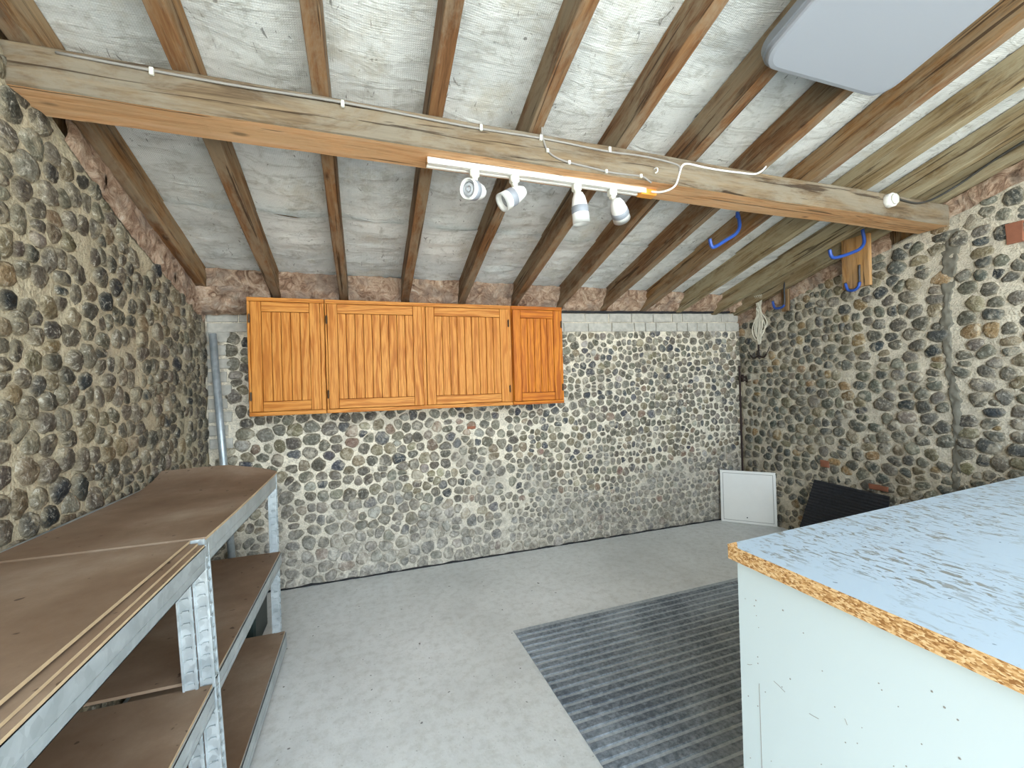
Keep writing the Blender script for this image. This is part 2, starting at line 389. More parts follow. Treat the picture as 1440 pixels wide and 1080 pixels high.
def stones(parent, name, mat, pts, P, flip, tone, gap=.010, seed=1, hgt=(.012, .026), skip=0., nind=300, maxr=1.38, nd=12, bury=None):
    rng = random.Random(seed); A = np.array(pts); N = len(A)
    ang0 = np.arange(nd)*2*math.pi/nd
    recs = []
    for i in range(N):
        u, v, keep = A[i]
        if not keep or rng.random() < skip: continue
        D = A[:, :2]-A[i, :2]; d2 = (D**2).sum(1); nb = np.where((d2 > 1e-8) & (d2 < .30**2))[0]
        if len(nb) < 3: continue
        ang = ang0+rng.random()*.5; U = np.stack([np.cos(ang), np.sin(ang)], 1)
        dots = U@D[nb].T; r = np.where(dots > 1e-4, d2[nb]/(2*np.maximum(dots, 1e-4)), 9).min(1)
        r = r-gap/2*(.6+rng.random()*1.1)
        r = np.minimum(r, np.median(r)*maxr)
        r = .2*np.roll(r, 1)+.6*r+.2*np.roll(r, -1)
        r = r*(1+np.array([rng.uniform(-.10, .10) for _ in range(nd)])) * rng.uniform(.92, 1.06)
        if r.min() < .004: continue
        h = rng.uniform(*hgt)*(.5+.5*min(1.3, r.mean()/.04))
        if bury: h *= bury(u, v)
        c = np.array(tone(u, v, rng)); mc = np.array(lin('a89a80'))
        t = (rng.uniform(-.16, .16), rng.uniform(-.16, .16))
        vs = []; cs = []
        flatt = rng.random() < .55
        rings = [(1.0, -.004, .75), (.90, .55*h, .25), (.62, (.95 if flatt else .88)*h, 0.)]
        for rr, hh, mb in rings:
            for k in range(nd):
                a, b = U[k]*r[k]*rr
                tilt = (a*t[0]+b*t[1])*(hh > 0)*.8
                jit = rng.uniform(-.16, .16)*h*(hh > 0)
                vs.append(P(u+a, v+b, hh+tilt+jit)); cs.append((*(c*(1-mb)+mc*mb), 1))
        vs.append(P(u, v, h*(.96 if flatt else 1.05))); cs.append((*c, 1))
        fs = []
        for q in range(2):
            for k in range(nd):
                k2 = (k+1) % nd; fs.append([q*nd+k, q*nd+k2, (q+1)*nd+k2, (q+1)*nd+k])
        for k in range(nd): fs.append([2*nd+k, 2*nd+(k+1) % nd, 3*nd])
        if flip: fs = [f[::-1] for f in fs]
        pc = P(u, v, 0); sh = shown(pc)
        recs.append((-(r.mean()/np.linalg.norm(np.array(pc)-CAM)) if sh else 1, vs, fs, cs, pc))
    recs.sort(key=lambda q: q[0])
    def mk(vs, fs, cs):
        me = mesh(vs, fs, name); at = me.color_attributes.new('tone', 'FLOAT_COLOR', 'POINT')
        at.data.foreach_set('color', np.array(cs, dtype=np.float32).ravel()); return me
    for q in recs[:nind]:
        c = q[4]
        o = link(name, mk([(a[0]-c[0], a[1]-c[1], a[2]-c[2]) for a in q[1]], q[2], q[3]), parent, mat, True); o.location = c
    V = []; F = []; C = []
    for q in recs[nind:]:
        b = len(V); V += q[1]; F += [[b+i for i in f] for f in q[2]]; C += q[3]
    if V:
        o = link(name+'s', mk(V, F, C), parent, mat, True); o['kind'] = 'stuff'
    print(name, 'stones', len(recs))

def course(u0, u1, z0, ztop, w, h, seed, keep=lambda u, z: True, wf=None, jit=.34):
    rng = random.Random(seed); out = []; z = z0; row = 0
    while z < max(ztop(u0), ztop(u1)):
        hh = h*rng.uniform(.76, 1.24); u = u0-rng.random()*w
        while u < u1+.05:
            ww = (wf(u, z) if wf else w)*rng.choice((.5, .65, .8, .9, 1, 1.1, 1.25, 1.55))
            if rng.random() < .16 and ww > w*.75:
                out.append((u+ww/2, z+hh*.25, 1)); out.append((u+ww/2+rng.uniform(-.01, .01), z+hh*.8, 1))
            else: out.append((u+ww/2+rng.uniform(-1, 1)*ww*.16, z+hh/2+rng.uniform(-1, 1)*hh*jit+.02*math.sin(u*1.7+z*2), 1))
            u += ww
        z += hh; row += 1
    return [(a, b, 1. if (u0 < a < u1 and b < ztop(a)-.01 and keep(a, b)) else 0.) for a, b, _ in out if b < ztop(a)+.12]

def pick(rng, pal):
    t = rng.random(); s = 0
    for w, c in pal:
        s += w
        if t < s: break
    c = lin(c); k = rng.uniform(.75, 1.25); return tuple(min(1, x*k*rng.uniform(.95, 1.05)) for x in c)
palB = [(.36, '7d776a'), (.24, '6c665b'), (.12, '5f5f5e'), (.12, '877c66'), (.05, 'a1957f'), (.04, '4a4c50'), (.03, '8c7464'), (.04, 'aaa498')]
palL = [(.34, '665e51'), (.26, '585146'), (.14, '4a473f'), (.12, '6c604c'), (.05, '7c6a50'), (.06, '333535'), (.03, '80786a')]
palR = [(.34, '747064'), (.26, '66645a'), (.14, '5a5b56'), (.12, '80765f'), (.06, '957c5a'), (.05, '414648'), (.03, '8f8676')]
def quoin(u, z):   # brick bonding in the far left corner and under the eaves
    return not (u < -.83 and z > .95) and z < 1.70+.0145*u
wfB = lambda u, z: .088 if u < .2 else .080
pB = course(XL, 1.0, .0, lambda u: btop(u)-.135, .088, .076, 5, quoin, wfB)
pB = [p for p in pB if p[0] < 1.02] + [p for p in course(1.0, XR, .0, lambda u: btop(u)-.135, .068, .064, 6, quoin) if p[0] > 1.02]
stones(wb, 'flint_cobble', 'stone_back', pB, Pb, False, lambda u, z, r: pick(r, palB), gap=.006, seed=11, hgt=(.007, .016), bury=lambda u, z: 1 if z > .5 else .55+.9*z)
pL = course(.4, YB-.02, .0, stl, .086, .070, 8, lambda u, z: True, jit=.36)
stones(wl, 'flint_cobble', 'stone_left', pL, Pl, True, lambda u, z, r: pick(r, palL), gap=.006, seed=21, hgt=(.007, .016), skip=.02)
seam = lambda u, z: abs(u-1.63-.02*math.sin(z*5)) > .035 and not (1.29 < u < 1.38 and 1.97 < z < 2.15)
pR = course(.4, YB-.02, .0, stop_, .105, .070, 9, seam, wf=lambda u, z: .112 if u < 2.2 else .086)
stones(wr, 'flint_cobble', 'stone_side', pR, Pr, False, lambda u, z, r: pick(r, palR), gap=.007, seed=31, hgt=(.007, .015), skip=.02)

# brick courses under the eaves and in the far left corner
rng = random.Random(4)
def brick(u0, u1, z0, z1, parent, P, mat='brick', d=.012, tilt=0., nm='brick'):
    c = P((u0+u1)/2, (z0+z1)/2, 0); w = (u1-u0)/2-.004; h = (z1-z0)/2-.004
    vs = []
    for (a, b, dd) in ((-1, -1, -.01), (1, -1, -.01), (1, 1, -.01), (-1, 1, -.01), (-1, -1, d-.003), (1, -1, d-.003), (1, 1, d-.003), (-1, 1, d-.003), (-.93, -.86, d), (.93, -.86, d), (.93, .86, d), (-.93, .86, d)):
        jj = rng.uniform(-.002, .002) if dd > 0 else 0
        p = P((u0+u1)/2+a*w+jj, (z0+z1)/2+b*h+a*w*tilt+jj, dd+jj); vs.append((p[0]-c[0], p[1]-c[1], p[2]-c[2]))
    fs = [[0, 1, 5, 4], [1, 2, 6, 5], [2, 3, 7, 6], [3, 0, 4, 7], [4, 5, 9, 8], [5, 6, 10, 9], [6, 7, 11, 10], [7, 4, 8, 11], [8, 9, 10, 11]]
    if P is Pl: fs = [f[::-1] for f in fs]
    o = link(nm, mesh(vs, fs), parent, mat); o.location = c; return o
for cset in (0, 1):
    u = XL+.01-(.05 if cset else 0)
    while u < XR-.02:
        w = rng.choice((.225, .225, .112, .2)); m0 = btop(u+w/2); lo = 1.706+.0145*(u+w/2); hh = (m0-lo)/2
        if u > -1.0: brick(max(u, XL+.005), min(u+w, XR-.01), lo+cset*hh, lo+(cset+1)*hh, wb, Pb, tilt=.02, d=.010 if cset else .014)
        u += w
zz = .95; q = 0
while zz < 1.66:
    brick(XL+.005, XL+(.115 if q % 2 else .14), zz, zz+.072, wb, Pb)
    zz += .085; q += 1
brick(1.30, 1.375, 2.0, 2.12, wr, Pr, 'brick_red', d=.016)

brick(.715, .785, .98, 1.01, wb, Pb, 'brick_red', d=.014)
brick(2.38, 2.45, .59, .65, wr, Pr, 'brick_red', d=.018)
brick(1.98, 2.11, .49, .535, wr, Pr, 'brick_red', d=.018)

# grey cement seam down the right wall, with the smooth patch under the beam
vs, fs = grid_mesh(10, 130, lambda a, b: (lambda z: (lambda u: Pr(u, z, (.004 if (a in (0, 1) or b in (0, 1)) else .006+.010*fbm(u, z, 2, 30))-(.012 if a in (0, 1) else 0)))(
    1.63+.02*math.sin(z*5)+(a-.5)*((.05+.05*fbm(0, z, 1, 9)+.035*fbm((a > .5)*4., z, 1, 34))+.05*min(1, max(0, (z-1.84)/.14)))))(.45+1.72*b))
cs = link('cement_seam', mesh(vs, fs), wr, 'cement', True); cs['label'] = 'dark grey cement seam running down the stonework'
# black eaves membrane, and a dark strip for the gap at the floor
def strip(name, pts, w, mat, parent, P, d0=.0, d1=.03):
    V = []; F = []
    for i, (u, z) in enumerate(pts):
        jj = .004*fbm(u, z, 5, 20)
        V += [P(u, z-w/2+jj, d0), P(u, z-w/2+jj, d1+jj), P(u, z+w/2+jj, d1+jj), P(u, z+w/2+jj, d0)]
        if i:
            b = 4*i
            for k in range(4): F.append([b-4+k, b-4+(k+1) % 4, b+(k+1) % 4, b+k])
    return link(name, mesh(V, F), parent, mat)
strip('floor_gap_strip', [(XL+.03+i*.05, .003+.003*math.sin(i*1.3)) for i in range(86)], .010, 'felt_and_gap', wb, Pb, d1=.016)  # dark of the gap between wall and floor, put in as a black strip
strip('eaves_membrane', [(-.64+i*.05, btop(-.64+i*.05)+.007) for i in range(79)], .016, 'felt_and_gap', wb, Pb, d1=.035)

# mineral wool stuffed at the eaves and along the gables
def wad(parent, A, B, C, D, seed, amp=.03, nu=None, nv=8, out=Vector((0, -1, -.4))):
    """lumpy sheet between edge A-B (top) and D-C (bottom)"""
    A, B, C, D = map(Vector, (A, B, C, D)); L = (B-A).length; nu = nu or max(8, int(L/.018))
    def fn(a, b):
        p = (A.lerp(B, a)).lerp(D.lerp(C, a), b)
        r = 1-abs(mn.noise(p*13+Vector((seed, 0, 0)))*2.4); k = math.sin(math.pi*min(1, max(0, b)))**.5 if 0 < b < 1 else 0
        q = fbm(p.x, p.y, p.z+seed, 20)
        return p + out.normalized()*(amp*(.6*r+.8*q+.3))*k + Vector((0, 0, .008*q))
    vs, fs = grid_mesh(nu, nv, fn)
    return link('insulation_wad', mesh(vs, fs), parent, 'wool', True)
RX = [-.900, -.505, -.095, .31, .715, 1.13, 1.515, 1.928, 2.32, 2.70, 3.12, 3.385]   # right-hand lower arrises
RW = .055
edges = [XL] + RX
for i in range(1, len(RX)):
    a = RX[i-1]+.002; b = RX[i]-RW-.002
    wad(wb, (a, 3.05, under(3.05)+.12), (b, 3.05, under(3.05)+.12), (b, 3.175, btop(b)+.01), (a, 3.175, btop(a)+.01), i*3.1, nv=12)
    MBx = None
wad(wb, (XL+.0, 3.0, under(3.0)-.02), (-.66, 3.0, under(3.0)-.0), (-.66, 3.16, btop(-.66)-.02), (XL, 3.16, btop(XL)-.02), 77, amp=.05, nv=12)
for k in range(6):
    y0 = 1.86+k*.215; y1 = y0+.23
    wad(wl, (XL+.012, y1, under(y1)-.005), (XL+.012, y0, under(y0)-.005), (XL+.005, y0, stl(y0)-.02), (XL+.005, y1, stl(y1)-.02), 50+k, amp=.014, out=Vector((1, 0, -.3)))
for k in range(9):
    y0 = .9+k*.255; y1 = y0+.27
    if 1.45 < y0 < 1.7: continue
    wad(wr, (XR-.02, y0, under(y0)-.002), (XR-.02, y1, under(y1)-.002), (XR-.005, y1, stop_(y1)-.02), (XR-.005, y0, stop_(y0)-.02), 90+k, amp=.016, out=Vector((-1, 0, -.3)))
# unseen boards added to stop sky light leaking in at eaves and verges
MB().box(XL-.2, XR+.2, YB+.03, YB+.05, 1.7, 2.12).build('eaves_light_block', 'rafter_dark', wb)
for w_, xa in ((wl, XL-.06), (wr, XR+.03)):
    y0, y1 = DOOR[4]-.1, YB+.1
    MB().add([(xa, y0, under(y0)-.3), (xa, y1, under(y1)-.3), (xa, y1, under(y1)+RD+.03), (xa, y0, under(y0)+RD+.03)]+[(xa+.03, y0, under(y0)-.3), (xa+.03, y1, under(y1)-.3), (xa+.03, y1, under(y1)+RD+.03), (xa+.03, y0, under(y0)+RD+.03)],
             [[0, 1, 2, 3], [7, 6, 5, 4], [0, 4, 5, 1], [1, 5, 6, 2], [2, 6, 7, 3], [3, 7, 4, 0]]).build('verge_light_block', 'rafter_dark', w_)

# ceiling: sagging white liner over the rafters -------------------------------------------------
def sheet(y0, y1, dz, seed):
    def fn(a, b):
        x = XL-.15+(XR-XL+.3)*a; y = y0+(y1-y0)*b
        bay = 0
        for i in range(1, len(RX)):
            if RX[i-1] < x < RX[i]-RW: t = (x-RX[i-1])/(RX[i]-RW-RX[i-1]); bay = math.sin(math.pi*t)
        sag = bay*(.014+.014*fbm(x, y, seed, 2.2)+.006*fbm(x*.6, y*3.0+x*.8, seed, 6)*(1.6 if y > 2.1 else .6))
        return (x, y, under(y)+RD+dz-sag)
    vs, fs = grid_mesh(220, int((y1-y0)/.03), fn)
    return mesh(vs, [f[::-1] for f in fs])
ce = link('ceiling', sheet(DOOR[4]-.1, 2.53, .004, 1), None, 'liner', True); tag(ce, 'white woven roofing liner above the rafters', None, kind='structure')
link('lining_sheet', sheet(2.49, 3.24, -.011, 8), ce, 'liner', True)
deck = MB(); V = [(XL-.3, DOOR[4]-.3, under(DOOR[4]-.3)+RD+.03), (XR+.3, DOOR[4]-.3, under(DOOR[4]-.3)+RD+.03), (XR+.3, YB+.4, under(YB+.4)+RD+.03), (XL-.3, YB+.4, under(YB+.4)+RD+.03)]
deck.add(V+[(x, y, z+.04) for x, y, z in V], [[0, 3, 2, 1], [4, 5, 6, 7], [0, 1, 5, 4], [1, 2, 6, 5], [2, 3, 7, 6], [3, 0, 4, 7]])
deck.build('roof_deck', 'rafter_dark', ce)
# rafters
th = math.atan(SL); Lr = (YB-.0-DOOR[4]+.05)/math.cos(th)
mats = ['rafter_dark', 'rafter_dark', 'rafter', 'rafter', 'rafter', 'rafter', 'rafter', 'rafter', 'rafter_dark', 'rafter_pale', 'rafter_pale', 'rafter_pale']
for i, xr in enumerate(RX):
    d = RD*math.cos(th)
    me = board_mesh(RW, d, Lr, 40, .0018, .003, i+1)
    o = link('rafter', me, ce, [mats[i], 'rafter_under' if i < 9 else mats[i]])
    me.polygons.foreach_set('material_index', [1 if p_.normal.y > .5 else 0 for p_ in me.polygons])
    ym = (YB-.02+DOOR[4])/2
    o.location = (xr-RW/2, ym, under(ym)+RD/2); o.rotation_euler = (-(math.pi/2+th), 0, 0)

# the long purlin beam ---------------------------------------------------------------------------
BY0, BY1, BZ0, BZ1 = 1.61, 1.77, 2.198, 2.325
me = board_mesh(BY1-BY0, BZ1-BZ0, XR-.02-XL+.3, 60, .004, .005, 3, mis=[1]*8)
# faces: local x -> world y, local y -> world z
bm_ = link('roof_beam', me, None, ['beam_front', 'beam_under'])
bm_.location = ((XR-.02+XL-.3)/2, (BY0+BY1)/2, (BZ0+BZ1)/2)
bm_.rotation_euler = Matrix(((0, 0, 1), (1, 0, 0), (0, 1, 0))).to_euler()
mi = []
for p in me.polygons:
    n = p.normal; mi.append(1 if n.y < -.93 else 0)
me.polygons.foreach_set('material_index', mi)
tag(bm_, 'long thick roof beam crossing below the rafters, dusty face and orange underside', 'beam')
# ------------------------------------------------------------------ cabinets
def plank(w, L, d=.018, bev=.0022):
    return MB().box(-w/2, w/2, -d/2, d/2, -L/2, L/2, bev=bev)
def put_plank(name, x0, x1, z0, z1, y, parent, mat, d=.018, horiz=None, bev=.0022):
    horiz = (x1-x0 > z1-z0) if horiz is None else horiz
    w, L = (z1-z0, x1-x0) if horiz else (x1-x0, z1-z0)
    o = plank(w, L, d, bev).build(name, mat, parent); o.location = ((x0+x1)/2, y, (z0+z1)/2)
    if horiz: o.rotation_euler = (0, math.pi/2, 0)
    return o
def cabinet(x0, x1, label, doors, mat, zb=1.165, zt=1.868):
    yf, yb = 2.88, 3.165; c = empty('wall_cabinet', (x0, yb, zb), label, 'cabinet')
    ox, oy, oz = x0, yb, zb; w = x1-x0; H = zt-zb; D = yf-yb      # local: front at y = D
    def L(x): return x-ox
    put = lambda *a, **k: put_plank(*a, **k)
    g = .001
    b = MB(); t = .016
    b.box(g, t, D+.02, 0, 0, H); b.box(w-t, w-g, D+.02, 0, 0, H); b.box(t, w-t, D+.02, 0, 0, t); b.box(t, w-t, D+.02, 0, H-t, H); b.box(t, w-t, -.008, 0, t, H-t)
    b.build('carcass', mat, c)
    y = D+.010
    fr = .022
    dl = sorted(doors)
    # frame
    put('frame_rail', g, w-g, H-.024, H, y, c, mat, d=.02); put('frame_rail', g, w-g, 0, .024, y, c, mat, d=.02)
    xs = [0]+[v for d_ in dl for v in (L(d_[0]), L(d_[1]))]+[w]
    for k in range(0, len(xs), 2):
        if xs[k+1]-xs[k] > .006: put('frame_stile', xs[k]+g, xs[k+1]-.002, .025, H-.025, y, c, mat, d=.02)
    for (a, bb, n, side) in dl:
        a = L(a); bb = L(bb); z0, z1 = .027, H-.027; sw = .058 if bb-a > .34 else .05; rw = .058
        dm = MB().box(a+.003, bb-.003, D+.008, D+.014, z0+.003, z1-.003).build('door', 'oak_groove', c)
        q = D+.002
        for s0, s1 in ((a, a+sw), (bb-sw, bb)): put('door_stile', s0+.001, s1-.0008, z0, z1, q, dm, mat, horiz=False, bev=.0015)
        for r0, r1 in ((z0, z0+rw), (z1-rw, z1)): put('door_rail', a+sw+.001, bb-sw-.001, r0, r1-.001, q, dm, mat, horiz=True, bev=.0015)
        pw = (bb-a-2*sw)/n
        for k in range(n): put('plank', a+sw+k*pw+.0013, a+sw+(k+1)*pw-.0013, z0+rw+.001, z1-rw-.002, q+.0015, dm, mat, d=.016, horiz=False)
        hx = a-.004 if side < 0 else bb+.004
        for hz in (z0+.09, z1-.10):
            h = MB().box(hx-.006, hx+.006, D-.012, D+.004, hz-.022, hz+.022, bev=.002); h.tube([(hx, D-.013, hz-.026), (hx, D-.013, hz+.026)], .004, 8); h.build('hinge', 'hinge', c)
    return c
cabinet(-.648, -.229, 'narrow oak wall cabinet with one slatted door, at the left end of the row', [(-.630, -.255, 5, -1)], 'oak')
cabinet(-.227, .985, 'wide oak wall cabinet with two slatted doors, in the middle of the row', [(-.213, .362, 9, -1), (.387, .958, 9, 1)], 'oak')
cabinet(.987, 1.384, 'deeper orange oak wall cabinet with one slatted door, at the right end of the row', [(.995, 1.366, 5, 1)], 'oak_warm')

# ------------------------------------------------------------------ steel pole, rod
def thing_mesh(mb, name, mat, label, cat, group=None, smooth=False): return tag(mb.build(name, mat, None, smooth), label, cat, group)
pz = lambda z: (-.883+(1.676-z)*.052, 3.10, z)
thing_mesh(MB().tube([pz(0.0), pz(1.676)], .021, 16), 'steel_pole', 'galv', 'galvanised steel pole standing in the far left corner behind the shelves', 'pole', smooth=True)
rb = empty('locking_rod', (3.315, 3.13, 0), 'thin dark iron rod with a small latch, upright in the far right corner', 'rod')
MB().tube([(0, 0, 0), (0, 0, 1.43)], .009, 8).build('rod', 'iron', rb)
lt = MB(); lt.box(.0, .10, -.012, .0, 1.315, 1.33); lt.box(.02, .13, -.012, 0, 1.285, 1.297); lt.box(.02, .035, -.014, .004, 1.275, 1.345); lt.box(.075, .088, -.014, .004, 1.27, 1.335)
lt.build('latch', 'iron', rb)

# ------------------------------------------------------------------ shelving
def post_obj(L, w2=.036):
    """slotted angle post: local z up, one flange along -x, one along +y, outer corner at the origin"""
    m = MB(); w1 = .034
    def flange(w, axis):
        def bx(a0, a1, o0, o1, z0, z1):
            if axis == 0: m.box(-a1, -a0, o0, o1, z0, z1)
            else: m.box(-o1, -o0, a0, a1, z0, z1)
        bx(0, w, .0025, .0035, 0, L)                                # recessed web
        bx(0, .005, -.0015, .0035, 0, L); bx(w-.005, w, -.0015, .0035, 0, L)   # raised lips
        z = .02
        while z < L-.02:
            bx(.004, w-.004, .0005, .0025, z, z+.0045); bx(w*.18, w*.62, -.003, .001, z+.0045, z+.009); z += .033
    flange(w1, 0); flange(w2, 1)
    return m
def beam_rail(parent, y0, y1, z0, z1, x, nm='shelf_beam', t=.002):
    m = MB(); m.box(-t, 0, y0, y1, z0, z1); m.box(-.02, 0, y0, y1, z0, z0+t); m.box(-.02, 0, y0, y1, z1-t, z1); m.box(-t, .001, y0, y1, z0+(z1-z0)*.35, z0+(z1-z0)*.37)
    o = m.build(nm, 'galv', parent); o.location = (x, 0, 0); return o
def shelf_board(parent, x0, x1, y0, y1, z, t=.012, warp=None, nm='shelf_board'):
    nu, nv = 16, 20
    f = warp or (lambda a, b: 0)
    top, F = grid_mesh(nu, nv, lambda a, b: (x0+(x1-x0)*a, y0+(y1-y0)*b, z+t+f(a, b)))
    bot = [(x, y, w-t) for x, y, w in top]; k = nu+1; n = len(top); fs = list(F)+[[n+i for i in q][::-1] for q in F]; mi = [0]*len(fs)
    for i in range(nu): fs += [[i, n+i, n+i+1, i+1][::-1], [nv*k+i, nv*k+i+1, n+nv*k+i+1, n+nv*k+i][::-1]]; mi += [0, 0]
    for j in range(nv): fs += [[j*k, (j+1)*k, n+(j+1)*k, n+j*k][::-1], [j*k+nu, n+j*k+nu, n+(j+1)*k+nu, (j+1)*k+nu][::-1]]; mi += [1, 1]
    me = mesh(top+bot, fs); o = link(nm, me, parent, ['hardboard', 'board_edge']); me.polygons.foreach_set('material_index', mi); return o
XB = -.905
sf = empty('shelving_unit', (0, 0, 0), 'far galvanised shelving unit with brown boards, next to the back wall', 'shelving')
H = .905; lean = math.atan(.04/.9)
def post(parent, x, y, rz=0, ry=0, H=H, w2=.036):
    o = post_obj(H, w2).build('post', 'galv', parent); o.location = (x, y, 0); o.rotation_euler = (0, ry, rz); return o
post(sf, -.392, 1.40, 0, -lean); post(sf, -.428, 2.39, 0, -.006)
post(sf, XB, 1.40, -math.pi/2*0, 0).scale = (-1, 1, 1); post(sf, XB, 2.42, 0, 0).scale = (-1, -1, 1)
XS = {'t': -.434, 'm': -.418, 'b': -.405}
for key, z0, z1 in (('t', .832, .903), ('m', .457, .512), ('b', .045, .118)):
    beam_rail(sf, 1.405, 2.39, z0, z1, XS[key]+.004); beam_rail(sf, 1.405, 2.39, z0, z1, XB+.004)
    MB().box(XB, XS[key], 2.385, 2.387, z0+.01, z1-.004).build('end_beam', 'galv', sf)
    if key == 'b': MB().box(XB, XS[key]-.04, 1.41, 1.412, z0+.01, z1-.004).build('end_beam', 'galv', sf)
shelf_board(sf, XB, -.428, 1.405, 2.42, .900, .008, lambda a, b: .045*max(0, (b-.76)/.24)**2*min(1, (1-a)*2.2)**.7 + .006*math.sin(math.pi*a)*(b**2) - .004*math.sin(math.pi*b))
shelf_board(sf, XB, -.420, 1.41, 2.39, .510, .008, lambda a, b: -.006*math.sin(math.pi*b))
shelf_board(sf, XB, -.408, 1.41, 2.39, .116, .008, lambda a, b: -.006*math.sin(math.pi*b))
sn = empty('shelving_unit', (0, 0, 0), 'near galvanised shelving unit with doubled brown top boards, cut off by the left edge', 'shelving')
for (x, y, sx, sy) in ((-.425, .40, 1, 1), (XB, .40, -1, 1), (XB, 1.372, -1, -1)):
    post(sn, x, y).scale = (sx, sy, 1)
post(sn, -.428, 1.388, 0, -lean, w2=.006)
for key, z0, z1, x in (('t', .822, .884, -.432), ('m', .440, .497, -.418), ('b', .045, .11, -.41)):
    beam_rail(sn, .40, 1.395, z0, z1, x+.004); beam_rail(sn, .40, 1.372, z0, z1, XB+.004)
shelf_board(sn, XB, -.429, .38, 1.395, .884, .006); shelf_board(sn, XB, -.443, .38, 1.392, .891, .006); shelf_board(sn, XB, -.462, .385, 1.395, .899, .007, lambda a, b: .005*(1-b)*a)
shelf_board(sn, XB, -.420, .40, 1.397, .496, .009); shelf_board(sn, XB, -.412, .40, 1.372, .112, .009)
# dark container behind the far unit
cb = empty('storage_box', (-.72, 2.62, 0), 'dark green plastic box standing on the floor behind the far shelving unit', 'box')
MB().box(-.14, .165, -.14, .14, 0, .30, bev=.01).build('body', 'green', cb); MB().box(.045, .06, -.148, -.13, .0, .28).build('stripe', 'grey_metal', cb)
MB().box(-.15, .17, -.15, .15, .30, .32, bev=.006).build('lid', 'green', cb)

# ------------------------------------------------------------------ rubber mat
def ribbed(L, Wd, pitch=.047, h=.006, base=.003):
    V = []; F = []; mi = []; y = -Wd; prof = [(-Wd, 0), (-Wd, base)]; pm = [0]
    while y < -pitch*.9:
        a = y+.006; prof += [(a, base), (a+.004, h), (a+pitch-.016, h), (a+pitch-.012, base)]; pm += [1, 0, 0, 0]; y += pitch
    prof += [(0, base), (0, 0)]; pm += [1, 0]
    n = len(prof)
    for x in (0, L): V += [(x, p[0], p[1]) for p in prof]
    for i in range(n-1): F.append([i, i+1, n+i+1, n+i][::-1]); mi.append(pm[i] if i < len(pm) else 0)
    F.append(list(range(n))); F.append([n+i for i in range(n)][::-1]); mi += [0, 0]
    F.append([0, n-1, 2*n-1, n]); mi.append(0)
    return V, F, mi
V, F, mi = ribbed(2.33, 1.15)
me = mesh(V, F); mt = link('rubber_mat', me, None, ['rubber', 'rubber_groove']); me.polygons.foreach_set('material_index', mi)
mt.location = (.709, 2.178, .0005); mt.rotation_euler = (0, 0, math.radians(1.2))
tag(mt, 'large grey ribbed rubber mat on the concrete floor', 'mat')

# ------------------------------------------------------------------ counter
ct = empty('counter_unit', (.839, .816, 0), 'white melamine counter unit under a pale scratched worktop, right foreground', 'counter')
# measured corners: far edge turns slightly away from the left edge
K = .066
def prism(poly, z0, z1, name, mat, parent, mis=None, bev=0):
    n = len(poly); vs = [(x, y, z0) for x, y in poly]+[(x, y, z1) for x, y in poly]
    fs = [list(range(n))[::-1], [n+i for i in range(n)]]+[[i, (i+1) % n, n+(i+1) % n, n+i] for i in range(n)]
    me = mesh(vs, fs); o = link(name, me, parent, mat)
    if mis: me.polygons.foreach_set('material_index', mis)
    return o
prism([(0, -1.0), (.018, -1.0), (.018, 0), (0, 0)], .0, .868, 'side_panel', 'white_panel', ct)
prism([(.018, -.018), (2.4, -.018+K*2.4), (2.4, K*2.4), (.018, 0)], .0, .868, 'back_panel', 'white_panel', ct)
prism([(2.382, -1.0), (2.4, -1.0), (2.4, K*2.4-.018), (2.382, K*2.4-.018)], .0, .868, 'side_panel', 'white_panel', ct)
prism([(.018, -.94), (2.382, -.94), (2.382, -.925), (.018, -.925)], .0, .10, 'plinth', 'white_panel', ct)
for k in range(4):
    x0 = .02+k*.59; d = MB().box(x0, x0+.586, -1.0, -.982, .105, .862, bev=.002).build('door', 'white_panel', ct)
    MB().tube([(x0+.5, -1.0, .70), (x0+.5, -1.025, .71), (x0+.5, -1.025, .79), (x0+.5, -1.0, .80)], .005, 8).build('handle', 'grey_metal', d)
# marks on the side panel: filled screw holes, the line of a cover strip
m = MB(); rng = random.Random(8)
m.box(-.0008, .0, -.0525, -.0515, .02, .60)
for (y, z) in [(-.05, .79), (-.045, .775), (-.05, .755), (-.055, .73), (-.05, .66), (-.05, .645), (-.02, .78), (-.118, .80), (-.02, .55), (-.13, .66), (-.11, .63), (-.2, .72), (-.27, .66), (-.24, .61), (-.36, .70), (-.41, .60), (-.30, .76)]+[(rng.uniform(-.5, -.02), rng.uniform(.3, .8)) for _ in range(26)]:
    r = rng.uniform(.0009, .0022); m.lathe([(r, -.0002), (r*.8, .0009)], 6, origin=(0, y, z), d=(-1, 0, 0))
for (y, z, a, L_) in [(-.09, .63, .3, .028), (-.02, .625, -.6, .016), (-.24, .655, 1.2, .012), (-.17, .615, -.2, .02)]:
    m.tube([(0, y, z), (0, y-math.cos(a)*L_/2, z-math.sin(a)*L_*.3), (0, y-math.cos(a)*L_, z-math.sin(a)*L_*.8)], .0007, 4)
mk = m.build('scuff_mark', 'grey_cable', ct); mk['kind'] = 'stuff'
wt = link('worktop', mesh(*(lambda poly: ([(x, y, z) for z in (.868, .902) for x, y in poly], [[3, 2, 1, 0], [4, 5, 6, 7]]+[[i, (i+1) % 4, 4+(i+1) % 4, 4+i] for i in range(4)]))(
    [(-.018, -1.03), (2.42, -1.03), (2.42, .012+K*2.42), (-.018, .010)])), ct, ['worktop', 'chip'])
wt.data.polygons.foreach_set('material_index', [1, 0, 1, 1, 1, 1])
